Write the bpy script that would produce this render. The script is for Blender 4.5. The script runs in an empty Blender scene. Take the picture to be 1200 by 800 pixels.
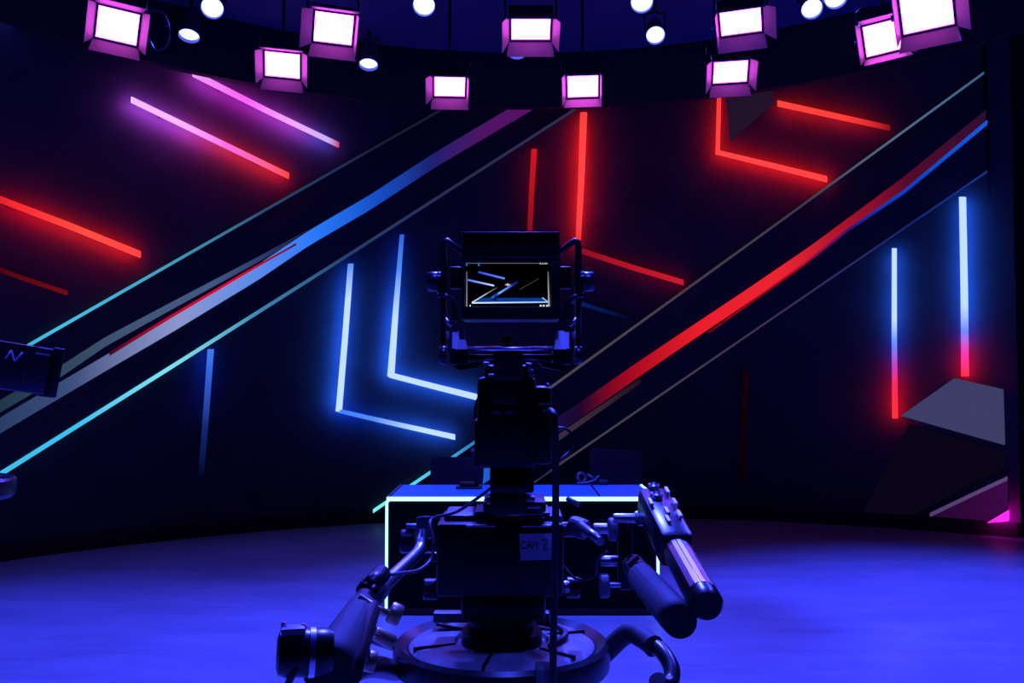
import bpy, bmesh, math, random
from mathutils import Vector, Matrix
random.seed(4)
# ------------------------------------------------------------------ camera, world, exposure
F = 1067.0            # focal length in pixels of the 1200x800 frame (32 mm on a 36 mm sensor)
HOR = 447.0           # pixel row of the horizon
EYE = 1.55
PITCH = math.atan((HOR - 400.0) / F)
sc = bpy.context.scene
COL = sc.collection
cam_data = bpy.data.cameras.new('view_camera')
cam_data.sensor_width = 36.0
cam_data.lens = 36.0 * F / 1200.0
cam_data.clip_start = 0.02
cam = bpy.data.objects.new('view_camera', cam_data)
COL.objects.link(cam)
cam.location = (0, 0, EYE)
cam.rotation_euler = (math.pi / 2 + PITCH, 0, 0)
sc.camera = cam

world = bpy.data.worlds.new('studio_dark')
sc.world = world
world.use_nodes = True
world.node_tree.nodes['Background'].inputs[0].default_value = (0.05, 0.06, 0.6, 1)
world.node_tree.nodes['Background'].inputs[1].default_value = 0.004

vs = sc.view_settings
vs.view_transform = 'Standard'
vs.look = 'None'
vs.gamma = 1.0
vs.use_curve_mapping = False
vs.exposure = 0.0

def lamp(name, loc, target, color, power, size=70, blend=0.8, radius=0.09):
    d = bpy.data.lights.new(name, 'SPOT')
    d.color = color; d.energy = power; d.spot_size = math.radians(size); d.spot_blend = blend
    d.shadow_soft_size = radius
    o = bpy.data.objects.new(name, d)
    COL.objects.link(o)
    o.location = loc
    o.rotation_euler = (Vector(target) - Vector(loc)).to_track_quat('-Z', 'Y').to_euler()
    return o

BLUE = (0.035, 0.06, 1.0)
VIOLET = (0.045, 0.06, 1.0)
# unseen wash lamps, added to brighten the floor and the rig
WASH = 3500
for lx, ly, tx, ty, k in ((-2.7, 4.8, -2.5, 2.0, 1.35), (0.1, 4.6, 0.0, 2.2, 1.3), (2.7, 4.8, 2.5, 2.0, 1.35),
                          (-2.9, 5.2, -2.9, 5.0, 0.55), (3.3, 6.0, 3.3, 6.1, 1.0), (0.2, 5.6, 0.2, 5.8, 0.7)):
    lamp('added_wash_lamp', (lx, ly, 5.0), (tx, ty, 0), VIOLET, WASH * k, 62, 1.0)
lamp('added_bracket_spot', (0.3, 0.5, 4.9), (0.0, 1.68, 1.62), VIOLET, 600, 17, 0.7)  # unseen spot added to light the viewfinder brackets

# ------------------------------------------------------------------ pixel helpers
CP, SP = math.cos(PITCH), math.sin(PITCH)
def ray(px, py):
    u, v = (px - 600.0) / F, (400.0 - py) / F
    return Vector((u, CP - v * SP, SP + v * CP))
def P(px, py, Y):
    d = ray(px, py); t = Y / d.y
    return Vector((d.x * t, Y, EYE + d.z * t))
def on_z(px, py, z):
    d = ray(px, py); t = (z - EYE) / d.z
    return Vector((d.x * t, d.y * t, z))
WC, WR = Vector((0.91, 3.673, 0)), 6.827          # curved back wall
FC, FR, FZ = Vector((0.15, 4.786, 0)), 5.187, EYE + 3.04   # curved header above it
def on_wall(px, py, off=0.0):
    d = ray(px, py); R = WR - off
    a = d.x * d.x + d.y * d.y
    b = -2 * (d.x * WC.x + d.y * WC.y)
    c = WC.x ** 2 + WC.y ** 2 - R * R
    t = (-b + math.sqrt(b * b - 4 * a * c)) / (2 * a)
    return Vector((d.x * t, d.y * t, EYE + d.z * t))
def proud(p, off):
    n = Vector((WC.x - p.x, WC.y - p.y, 0)).normalized()
    return p + n * off

# ------------------------------------------------------------------ materials
def s2l(c):
    return tuple(((x / 255.0) / 12.92 if x / 255.0 <= 0.04045 else ((x / 255.0 + 0.055) / 1.055) ** 2.4) for x in c)
MATS = {}
def pbr(name, color, rough=0.5, metal=0.0, noise=0.0, scale=30.0, bump=0.0, spec=0.5):
    m = bpy.data.materials.new(name); m.use_nodes = True
    nt = m.node_tree; b = nt.nodes['Principled BSDF']
    b.inputs['Base Color'].default_value = (*color, 1)
    b.inputs['Roughness'].default_value = rough
    b.inputs['Metallic'].default_value = metal
    b.inputs['Specular IOR Level'].default_value = spec
    if noise or bump:
        tc = nt.nodes.new('ShaderNodeTexCoord')
        n = nt.nodes.new('ShaderNodeTexNoise'); n.inputs['Scale'].default_value = scale; n.inputs['Detail'].default_value = 5
        nt.links.new(tc.outputs['Object'], n.inputs['Vector'])
        if noise:
            r = nt.nodes.new('ShaderNodeValToRGB')
            r.color_ramp.elements[0].position = 0.3; r.color_ramp.elements[1].position = 0.7
            r.color_ramp.elements[0].color = (*[c * (1 - noise) for c in color], 1)
            r.color_ramp.elements[1].color = (*[min(1, c * (1 + noise)) for c in color], 1)
            nt.links.new(n.outputs['Fac'], r.inputs['Fac'])
            nt.links.new(r.outputs['Color'], b.inputs['Base Color'])
        if bump:
            bp = nt.nodes.new('ShaderNodeBump'); bp.inputs['Strength'].default_value = bump; bp.inputs['Distance'].default_value = 0.01
            nt.links.new(n.outputs['Fac'], bp.inputs['Height'])
            nt.links.new(bp.outputs['Normal'], b.inputs['Normal'])
    MATS[name] = m
    return m
def emit(name, color, strength):
    m = bpy.data.materials.new(name); m.use_nodes = True
    nt = m.node_tree; nt.nodes.remove(nt.nodes['Principled BSDF'])
    e = nt.nodes.new('ShaderNodeEmission')
    e.inputs['Color'].default_value = (*color, 1); e.inputs['Strength'].default_value = strength
    nt.links.new(e.outputs[0], nt.nodes['Material Output'].inputs['Surface'])
    MATS[name] = m
    return m
def emit_attr(name, sampling='AUTO'):
    m = emit(name, (1, 1, 1), 1.0)
    nt = m.node_tree
    a = nt.nodes.new('ShaderNodeAttribute'); a.attribute_name = 'glow'
    e = [n for n in nt.nodes if n.type == 'EMISSION'][0]
    nt.links.new(a.outputs['Color'], e.inputs['Color'])
    m.cycles.emission_sampling = sampling
    return m
pbr('video_wall_dark', (0.05, 0.05, 0.06), 0.6, 0, 0.12, 3.0, 0.0, 0.2)
pbr('beam_black', (0.03, 0.03, 0.036), 0.45, 0, 0.15, 4.0)
pbr('base_black', (0.006, 0.006, 0.008), 0.6)
pbr('header_black', (0.012, 0.012, 0.02), 0.8)
pbr('ceiling_paint', (0.06, 0.08, 0.24), 0.85, 0, 0.1, 2.0)
pbr('rig_black', (0.004, 0.004, 0.005), 0.38, 0, 0.2, 60, 0.02, 0.35)
pbr('rig_satin', (0.011, 0.011, 0.013), 0.3, 0, 0.2, 60, 0.02)
pbr('rig_grey', (0.10, 0.10, 0.11), 0.45, 0, 0.2, 40, 0.03)
pbr('rig_light_grey', (0.35, 0.35, 0.37), 0.45, 0, 0.1, 60, 0.05)
pbr('foam_black', (0.02, 0.02, 0.024), 0.7, 0, 0.3, 200, 0.15)
pbr('deck_grey', (0.15, 0.15, 0.16), 0.5, 0, 0.25, 25, 0.03)
pbr('rubber', (0.008, 0.008, 0.008), 0.55)
pbr('chrome', (0.85, 0.85, 0.88), 0.28, 1.0)
pbr('steel', (0.38, 0.38, 0.41), 0.36, 1.0)
pbr('brass', (0.45, 0.30, 0.18), 0.4, 0.8)
pbr('tape', (0.42, 0.38, 0.42), 0.7, 0, 0.08, 40)
pbr('ink', (0.01, 0.01, 0.015), 0.7)
pbr('print_white', (0.5, 0.5, 0.55), 0.6)
pbr('print_faint', (0.05, 0.05, 0.08), 0.6)
pbr('desk_top', (0.03, 0.3, 0.55), 0.35)
pbr('desk_black', (0.003, 0.003, 0.004), 0.8, 0, 0, 30, 0, 0.08)
pbr('desk_red', (0.12, 0.015, 0.02), 0.5)
pbr('door_grey', (0.20, 0.20, 0.21), 0.5)
pbr('fabric', (0.02, 0.02, 0.035), 0.85, 0, 0.2, 120, 0.1)
pbr('glass_black', (0.002, 0.002, 0.003), 0.12)
emit('panel_led', (1.0, 0.095, 0.95), 10.5)
emit('lens_blue', (0.10, 0.13, 1.0), 11.0)
emit('desk_strip', (0.42, 0.85, 1.0), 1.8)
emit_attr('glow'); emit_attr('screen_glow', 'NONE')

# floor: sprung studio vinyl with scuffs
fm = pbr('floor_vinyl', (0.30, 0.30, 0.33), 0.42)
nt = fm.node_tree; bs = nt.nodes['Principled BSDF']
tc = nt.nodes.new('ShaderNodeTexCoord')
mp = nt.nodes.new('ShaderNodeMapping'); mp.inputs['Scale'].default_value = (0.7, 2.2, 1)
n1 = nt.nodes.new('ShaderNodeTexNoise'); n1.inputs['Scale'].default_value = 1.6; n1.inputs['Detail'].default_value = 8; n1.inputs['Roughness'].default_value = 0.65
nt.links.new(tc.outputs['Object'], mp.inputs['Vector']); nt.links.new(mp.outputs[0], n1.inputs['Vector'])
rp = nt.nodes.new('ShaderNodeValToRGB')
rp.color_ramp.elements[0].position = 0.3; rp.color_ramp.elements[0].color = (0.17, 0.21, 0.29, 1)
rp.color_ramp.elements[1].position = 0.75; rp.color_ramp.elements[1].color = (0.29, 0.34, 0.43, 1)
nt.links.new(n1.outputs['Fac'], rp.inputs['Fac']); nt.links.new(rp.outputs['Color'], bs.inputs['Base Color'])
n2 = nt.nodes.new('ShaderNodeTexNoise'); n2.inputs['Scale'].default_value = 9; n2.inputs['Detail'].default_value = 6
nt.links.new(mp.outputs[0], n2.inputs['Vector'])
rr = nt.nodes.new('ShaderNodeMapRange'); rr.inputs[3].default_value = 0.34; rr.inputs[4].default_value = 0.58
nt.links.new(n2.outputs['Fac'], rr.inputs['Value']); nt.links.new(rr.outputs[0], bs.inputs['Roughness'])
bp = nt.nodes.new('ShaderNodeBump'); bp.inputs['Strength'].default_value = 0.08; bp.inputs['Distance'].default_value = 0.02
nt.links.new(n2.outputs['Fac'], bp.inputs['Height']); nt.links.new(bp.outputs[0], bs.inputs['Normal'])

# ------------------------------------------------------------------ mesh helpers
class MB:
    def __init__(s): s.v = []; s.f = []; s.c = []; s.smooth = []
    def add(s, verts, faces, cols=None, smooth=False):
        o = len(s.v)
        s.v += [Vector(v) for v in verts]
        s.f += [tuple(i + o for i in f) for f in faces]
        s.smooth += [smooth] * len(faces)
        s.c += list(cols) if cols else [(0, 0, 0)] * len(verts)
        return s
    def hexa(s, a, b, col=None):               # a, b: two quads, front and back
        f = [(0, 1, 2, 3), (7, 6, 5, 4), (0, 4, 5, 1), (1, 5, 6, 2), (2, 6, 7, 3), (3, 7, 4, 0)]
        return s.add(list(a) + list(b), f, [col or (0, 0, 0)] * 8)
    def box(s, c, size, rot=None, bevel=0.0):
        bm = bmesh.new(); bmesh.ops.create_cube(bm, size=1.0)
        bmesh.ops.scale(bm, vec=Vector(size), verts=bm.verts)
        if bevel: bmesh.ops.bevel(bm, geom=bm.edges[:], offset=bevel, segments=2, affect='EDGES', profile=0.5)
        M = Matrix.Translation(Vector(c)) @ (rot.to_4x4() if rot else Matrix())
        bm.verts.ensure_lookup_table()
        s.add([M @ v.co for v in bm.verts], [[v.index for v in f.verts] for f in bm.faces])
        bm.free(); return s
    def rect(s, x0, y0, x1, y1, Y, depth, bevel=0.003):     # a box whose front face covers this pixel rectangle at distance Y
        a = P(x0, y0, Y); b = P(x1, y1, Y)
        return s.box(((a.x + b.x) / 2, Y + depth / 2, (a.z + b.z) / 2), (abs(b.x - a.x), depth, abs(a.z - b.z)), None, bevel)
    def tube(s, pts, r, seg=14, caps=True):
        pts = [Vector(p) for p in pts]; n = len(pts)
        rs = r if isinstance(r, (list, tuple)) else [r] * n
        vs_, fs = [], []
        t0 = (pts[1] - pts[0]).normalized()
        up = Vector((0, 0, 1)) if abs(t0.z) < 0.9 else Vector((1, 0, 0))
        nrm = t0.cross(up).normalized()
        for i, p in enumerate(pts):
            t = (pts[min(i + 1, n - 1)] - pts[max(i - 1, 0)]).normalized()
            nrm = (nrm - t * nrm.dot(t)).normalized(); bn = t.cross(nrm)
            for k in range(seg):
                a = 2 * math.pi * k / seg
                vs_.append(p + (nrm * math.cos(a) + bn * math.sin(a)) * rs[i])
        for i in range(n - 1):
            for k in range(seg):
                k2 = (k + 1) % seg
                fs.append((i * seg + k, i * seg + k2, (i + 1) * seg + k2, (i + 1) * seg + k))
        s.add(vs_, fs, None, True)
        if caps:
            o = len(s.v) - len(vs_)
            s.f += [tuple(o + k for k in reversed(range(seg))), tuple(o + (n - 1) * seg + k for k in range(seg))]
            s.smooth += [False, False]
        return s
    def lathe(s, prof, org, axis=(0, 0, 1), seg=32, smooth=True):   # prof: list of (radius, distance along the axis)
        ax = Vector(axis).normalized(); org = Vector(org)
        up = Vector((0, 0, 1)) if abs(ax.z) < 0.9 else Vector((1, 0, 0))
        u = ax.cross(up).normalized(); w = ax.cross(u)
        vs_, fs = [], []
        for r, h in prof:
            for k in range(seg):
                a = 2 * math.pi * k / seg
                vs_.append(org + ax * h + (u * math.cos(a) + w * math.sin(a)) * r)
        for i in range(len(prof) - 1):
            for k in range(seg):
                k2 = (k + 1) % seg
                fs.append((i * seg + k, i * seg + k2, (i + 1) * seg + k2, (i + 1) * seg + k))
        return s.add(vs_, fs, None, False)
    def build(s, name, mat, parent=None, org=None, attr=False):
        o3 = Vector(org) if org is not None else Vector((0, 0, 0))
        me = bpy.data.meshes.new(name)
        me.from_pydata([v - o3 for v in s.v], [], s.f)
        me.update()
        for p, sm in zip(me.polygons, s.smooth): p.use_smooth = sm
        if attr:
            ca = me.color_attributes.new('glow', 'FLOAT_COLOR', 'POINT')
            for i, c in enumerate(s.c): ca.data[i].color = (*c, 1)
        bm = bmesh.new(); bm.from_mesh(me); bmesh.ops.recalc_face_normals(bm, faces=bm.faces); bm.to_mesh(me); bm.free()
        me.materials.append(MATS[mat])
        ob = bpy.data.objects.new(name, me); COL.objects.link(ob)
        if parent is not None: ob.parent = parent
        elif org is not None: ob.location = o3
        return ob
def shade(o, ang=35):
    me = o.data
    for p in me.polygons: p.use_smooth = True
    me.set_sharp_from_angle(angle=math.radians(ang))
    return o
def tag(o, label, cat, group=None, kind=None):
    if label: o['label'] = label
    if cat: o['category'] = cat
    if group: o['group'] = group
    if kind: o['kind'] = kind
    return o
def struct(o, label):
    o['kind'] = 'structure'; o['label'] = label
    return o
def thing(name, loc, label, cat, group=None):
    o = bpy.data.objects.new(name, None); COL.objects.link(o)
    o.location = loc; o.empty_display_size = 0.1
    return tag(o, label, cat, group)
def copy_tree(o, parent=None):
    kids = list(o.children)
    c = o.copy(); COL.objects.link(c); c.parent = parent
    for ch in kids: copy_tree(ch, c)
    return c
def arc(c, r, a0, a1, n, z):
    return [Vector((c.x + r * math.sin(a0 + (a1 - a0) * i / n), c.y + r * math.cos(a0 + (a1 - a0) * i / n), z)) for i in range(n + 1)]
def spline(pts, n=10):
    pts = [Vector(p) for p in pts]; out = []
    q = [2 * pts[0] - pts[1]] + pts + [2 * pts[-1] - pts[-2]]
    for i in range(1, len(q) - 2):
        for k in range(n):
            t = k / n
            out.append(0.5 * ((2 * q[i]) + (q[i + 1] - q[i - 1]) * t + (2 * q[i - 1] - 5 * q[i] + 4 * q[i + 1] - q[i + 2]) * t * t + (3 * q[i] - q[i - 1] - 3 * q[i + 1] + q[i + 2]) * t ** 3))
    out.append(pts[-1]); return out

# ------------------------------------------------------------------ setting
CEIL = 5.2
m = MB().box((0, 4.5, -0.05), (16, 17, 0.1)); struct(m.build('floor', 'floor_vinyl'), 'scuffed studio floor washed in blue light')
m = MB().box((0, 4.5, CEIL + 0.05), (16, 17, 0.1)); struct(m.build('ceiling', 'ceiling_paint'), 'dark studio ceiling above the hanging lamps')
A_R = math.asin((5.05 - WC.x) / WR)      # the wall ends at the black wing on the right
A_L = -1.75
def curved(c, r0, r1, a0, a1, n, z0, z1):
    mb = MB(); i0 = arc(c, r0, a0, a1, n, z0); o0 = arc(c, r1, a0, a1, n, z0); i1 = arc(c, r0, a0, a1, n, z1); o1 = arc(c, r1, a0, a1, n, z1)
    vs_ = i0 + o0 + o1 + i1; k = n + 1; fs = []
    for i in range(n):
        for q in range(4):
            a, b = q * k, ((q + 1) % 4) * k
            fs.append((a + i, a + i + 1, b + i + 1, b + i))
    fs += [(0, k, 2 * k, 3 * k), (n, k + n, 2 * k + n, 3 * k + n)]
    return mb.add(vs_, fs)
w = curved(WC, WR, WR + 0.15, A_L, A_R, 72, 0.0, CEIL).build('wall_back', 'video_wall_dark'); shade(w)  # dark face of the LED video wall, its picture added as shapes
struct(w, 'curved dark LED video wall, its picture built as raised bars and beams')
b = curved(WC, WR - 0.03, WR - 0.002, A_L, A_R - 0.004, 72, 0.0, 0.15).build('baseboard_back', 'base_black'); shade(b)
struct(b, 'black skirting along the foot of the curved wall')
h = curved(FC, FR, FR + 0.10, -1.45, 1.25, 60, FZ, CEIL).build('trim_1', 'header_black'); shade(h)
struct(h, 'black curved header hanging below the ceiling in front of the wall')
# black wing flat closing the set on the right
pr = on_z(1181, 628, 0.0)
wq = [Vector((pr.x, pr.y, 0)), Vector((pr.x + 1.3, pr.y, 0)), Vector((pr.x + 1.3, pr.y, CEIL)), Vector((pr.x - 0.15, pr.y, CEIL))]
wing = MB().hexa(wq, [v + Vector((0, 0.10, 0)) for v in wq]).build('wall_right', 'base_black')
struct(wing, 'black wing flat at the end of the curved wall')
MB().rect(1186, 492, 1200, 505, pr.y - 0.012, 0.01, 0.001).build('lit_seam', 'rig_grey', wing)  # paler grey stands for light on the wing's seam
MB().rect(1181, 617, 1215, 628, pr.y - 0.012, 0.01, 0.001).build('lit_foot_seam', 'rig_grey', wing)  # the lit seam again lower down, put in as paler grey

# ------------------------------------------------------------------ video wall picture, shaped as emissive bars, beams and patches
def lerp(a, b, t): return a + (b - a) * t
def along(stops, t):
    for (t0, c0), (t1, c1) in zip(stops, stops[1:]):
        if t <= t1:
            k = 0 if t1 == t0 else (t - t0) / (t1 - t0)
            return tuple(lerp(x, y, k) for x, y in zip(c0, c1))
    return stops[-1][1]
def poly_at(pts, t):
    L = [math.dist(a, b) for a, b in zip(pts, pts[1:])]; d = t * sum(L)
    for (a, b), l in zip(zip(pts, pts[1:]), L):
        if d <= l or (a, b) == (pts[-2], pts[-1]):
            k = d / l; return (lerp(a[0], b[0], k), lerp(a[1], b[1], k))
        d -= l
def halo(c):          # colour of the unseen strips added behind the bars to light the wall
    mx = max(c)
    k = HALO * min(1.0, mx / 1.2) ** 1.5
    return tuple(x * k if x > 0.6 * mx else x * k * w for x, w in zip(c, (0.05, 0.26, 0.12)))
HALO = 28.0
def ribbon(mb, A, B, off0, off1, stops=None, n=24, inset=0.0, m=1, at=0.0):
    vs_, cs, fs = [], [], []
    for i in range(n + 1):
        t = i / n
        a, b2 = poly_at(A, t), poly_at(B, t)
        pa, pb = on_wall(*a, at), on_wall(*b2, at)      # the outline is meant at this distance from the wall
        row = [proud(pa, off0 - at)]
        for j in range(m + 1):
            u = inset + (1 - 2 * inset) * j / m
            row.append(proud(on_wall(lerp(a[0], b2[0], u), lerp(a[1], b2[1], u), at), off1 - at))
        row.append(proud(pb, off0 - at)); k = len(row)
        cf = along(stops, t) if stops else (0, 0, 0)
        vs_ += row; cs += [cf] * k
    for i in range(n):
        for q in range(k):
            fs.append((k * i + q, k * i + (q + 1) % k, k * i + k + (q + 1) % k, k * i + k + q))
    fs += [tuple(range(k)), tuple(k * n + q for q in reversed(range(k)))]
    return mb.add(vs_, fs, cs)
def line(mb, pts, w0, w1, off0, off1, stops, n=24, inset=0.15, at=0.0):
    d = Vector((pts[-1][0] - pts[0][0], pts[-1][1] - pts[0][1])).normalized()
    nx, ny = -d.y, d.x
    if abs(nx) > abs(ny): nx, ny = (1 if nx > 0 else -1), 0
    else: nx, ny = 0, (1 if ny > 0 else -1)      # cut the ends square to the screen axes, as the bars are
    N = len(pts) - 1
    A, B = [], []
    for i, p in enumerate(pts):
        w = lerp(w0, w1, i / N) / 2
        A.append((p[0] + nx * w, p[1] + ny * w)); B.append((p[0] - nx * w, p[1] - ny * w))
    return ribbon(mb, A, B, off0, off1, stops, n, inset, 1, at)
def C(r, g, b_, gain=1.0): return tuple(x * gain for x in s2l((r, g, b_)))
def stops(*a): return [(t, c) for t, c in a]

SO = 0.13          # bars stand off on added pins so the unseen back strips light the wall
BLU = (0.54, 0.76, 1.5); BLU2 = (0.08, 0.26, 0.9)
RED = (1.5, 0.06, 0.065)
LAV = (0.9, 0.5, 1.5); MAG = (1.4, 0.16, 0.8)
def bar(label, segs, group='bars of the video wall picture'):  # glowing bars of the video wall picture, built as solid strips
    c = on_wall(*segs[0][0][0])
    t = thing('screen_bar', (c.x, c.y, c.z), label, 'video wall graphic', group)
    for pts, w0, w1, st in segs:
        w0, w1 = w0 * 0.84, w1 * 0.84
        st = [(q, tuple(x * min(1.0, 1.5 / max(max(v), 1e-6)) for x in v)) for q, v in st]
        tb = line(MB(), pts, w0, w1, SO, SO + 0.025, st, 24, 0.12, SO).build('bar_face', 'glow', t, c, True)
        line(MB(), pts, w0 * 0.8, w1 * 0.8, SO - 0.003, SO - 0.001, [(q, halo(v)) for q, v in st], 24, 0.0, SO).build('added_halo_strip', 'glow', tb, c, True)  # unseen glowing strip added behind the bar
        for u in (0.2, 0.8):
            p = on_wall(*poly_at(pts, u), SO)
            MB().tube([proud(p, 0.004 - SO), proud(p, -0.002)], 0.006, 6).build('standoff_pin', 'rig_black', t, c)
    return t
bar('long violet video-wall bar turning crimson at its lower end', [([(154, 117), (245, 161), (338, 206)], 9, 9, stops((0, LAV), (.3, (1.1, .5, 1.4)), (.6, MAG), (.85, (1.3, .12, .3)), (1, RED)))])
bar('pink video-wall bar turning lavender, under the header by the long violet one', [([(226, 86), (311, 129), (397, 170)], 10, 8, stops((0, (.9, .32, 1.1)), (.35, (1.0, .12, .9)), (.7, (.9, .4, 1.2)), (.92, (.6, .45, 1.1)), (1, (.6, .03, .1))))])
bar('bright red video-wall bar above the second studio camera', [([(-20, 226), (80, 264), (164, 298)], 10, 10, stops((0, (.5, .01, .02)), (.3, (1.2, .03, .04)), (.65, (1.2, .08, .06)), (1, RED)))])
bar('short dark red video-wall bar just above the second studio camera', [([(-20, 309), (30, 327), (78, 343)], 7, 7, stops((0, (.06, .002, .005)), (1, (.16, .003, .008))))])
bar('angled blue video-wall bar, outer of the two L shapes beside the studio camera', [([(411, 309), (404, 400), (397, 482)], 8, 9, stops((0, BLU2), (.25, BLU), (1, BLU))), ([(396, 481), (465, 497), (533, 512)], 6, 8, stops((0, (.06, .2, 1.2)), (.3, BLU2), (.7, BLU), (1, BLU)))])
bar('angled blue video-wall bar, inner L shape running behind the studio camera', [([(471, 275), (464, 360), (458, 441)], 6, 10, stops((0, (.03, .12, .7)), (.25, BLU2), (.6, BLU), (1, BLU))), ([(456, 439), (510, 453), (562, 466)], 8, 9, stops((0, BLU), (1, BLU)))])
bar('slim dim red video-wall bar rising behind the viewfinder', [([(626, 175), (623, 225), (620, 290)], 8, 7, stops((0, (.62, .008, .02)), (.6, (.35, .005, .015)), (1, (.12, .003, .01))))])
bar('angled red video-wall bar beside the viewfinder, its lower leg dim', [([(684, 132), (681, 215), (677, 294)], 10, 7, stops((0, (1.0, .05, .04)), (.25, RED), (.75, RED), (1, (.7, .02, .03)))), ([(676, 292), (740, 313), (801, 331)], 8, 8, stops((0, (.25, .004, .02)), (.5, (.45, .008, .02)), (1, (.6, .01, .03))))])
bar('bright red L-shaped video-wall bar under the header', [([(843, 100), (842, 140), (841, 181)], 6, 6, stops((0, (.9, .04, .04)), (1, RED))), ([(839, 178), (905, 194), (969, 210)], 7, 9, stops((0, RED), (1, RED)))])
bar('straight red video-wall bar under the header, by the black wing flat', [([(911, 121), (975, 135), (1043, 150)], 9, 8, stops((0, (1.1, .06, .05)), (.6, (1.0, .05, .045)), (.85, (.7, .02, .03)), (1, (.25, .004, .01))))])
bar('slim upright video-wall bar, blue above and red at its foot', [([(1048, 291), (1048, 400), (1049, 490)], 7, 8, stops((0, BLU), (.42, BLU), (.56, (.1, .25, 1.0)), (.68, (.5, .05, .6)), (.8, (1.1, .02, .1)), (1, (1.8, .04, .05))))])
bar('wide upright video-wall bar next to the black wing flat, blue with a red foot', [([(1128, 231), (1130, 340), (1131, 441)], 10, 11, stops((0, BLU), (.6, BLU), (.75, (.15, .25, 1.0)), (.85, (.9, .04, .5)), (1, (2.0, .04, .06))))])
bar('upright blue video-wall bar fading out towards the floor', [([(247, 409), (241, 490), (235, 562)], 9, 8, stops((0, (.05, .2, .9)), (.25, (.03, .1, .6)), (.6, (.006, .02, .15)), (1, (.0, .0, .006))))])
bar('faint short blue video-wall bar beside the viewfinder hood', [([(668, 352), (705, 363), (745, 375)], 7, 4, stops((0, (.002, .014, .15)), (.5, (.001, .008, .08)), (1, (.0, .0, .01))))])
bar('faint dark red upright bar low on the wall', [([(874, 434), (872, 500), (870, 562)], 8, 8, stops((0, (.008, .0, .003)), (.5, (.005, .0, .003)), (1, (.002, .0, .002))))])
bar('magenta video-wall corner peeping at the foot of the wall by the wing flat', [([(1158, 612), (1170, 608), (1182, 604)], 1, 16, stops((0, (1.6, .03, 1.0)), (1, (1.6, .03, 1.0))))])

# diagonal beams of the video wall picture, raised, with glowing lines and stripes
def beam(label, A, B, parts):
    c = on_wall(*A[0])
    t = thing('screen_beam', (c.x, c.y, c.z), label, 'wall beam', 'diagonal beams of the video wall picture')
    ribbon(MB(), A, B, 0.001, 0.05, None, 48, 0.0, 12).build('beam_face', 'beam_black', t, c)
    for i, (nm, pts, w0, w1, st) in enumerate(parts):
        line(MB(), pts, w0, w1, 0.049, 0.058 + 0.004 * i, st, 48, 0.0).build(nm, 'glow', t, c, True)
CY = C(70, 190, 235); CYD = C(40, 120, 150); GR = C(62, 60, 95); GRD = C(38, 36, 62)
beam('long diagonal video-wall beam with a blue stripe, running down to the second studio camera',
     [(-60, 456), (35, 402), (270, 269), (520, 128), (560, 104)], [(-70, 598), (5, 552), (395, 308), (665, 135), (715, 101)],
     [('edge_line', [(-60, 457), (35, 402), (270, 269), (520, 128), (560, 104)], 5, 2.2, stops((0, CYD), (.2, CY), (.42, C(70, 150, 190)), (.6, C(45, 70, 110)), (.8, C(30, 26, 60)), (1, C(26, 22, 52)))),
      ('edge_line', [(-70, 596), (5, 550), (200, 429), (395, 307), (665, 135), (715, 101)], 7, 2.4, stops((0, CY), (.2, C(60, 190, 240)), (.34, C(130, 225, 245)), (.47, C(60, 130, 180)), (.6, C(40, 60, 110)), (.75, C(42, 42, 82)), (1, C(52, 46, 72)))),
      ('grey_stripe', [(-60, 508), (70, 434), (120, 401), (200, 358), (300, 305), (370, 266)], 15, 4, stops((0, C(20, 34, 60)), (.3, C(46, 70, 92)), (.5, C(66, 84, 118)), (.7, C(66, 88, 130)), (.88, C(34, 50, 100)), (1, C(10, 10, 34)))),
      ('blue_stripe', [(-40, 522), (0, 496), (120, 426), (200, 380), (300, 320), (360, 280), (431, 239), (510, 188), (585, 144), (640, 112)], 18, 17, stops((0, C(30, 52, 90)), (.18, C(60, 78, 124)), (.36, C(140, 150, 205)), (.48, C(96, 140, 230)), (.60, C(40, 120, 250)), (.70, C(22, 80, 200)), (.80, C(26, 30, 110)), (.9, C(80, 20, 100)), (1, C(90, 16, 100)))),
      ('red_line', [(125, 415), (200, 370), (300, 312), (345, 287)], 4, 2.5, stops((0, C(60, 6, 40)), (.4, C(190, 16, 60)), (.7, C(210, 14, 60)), (1, C(60, 10, 60))))])
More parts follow.
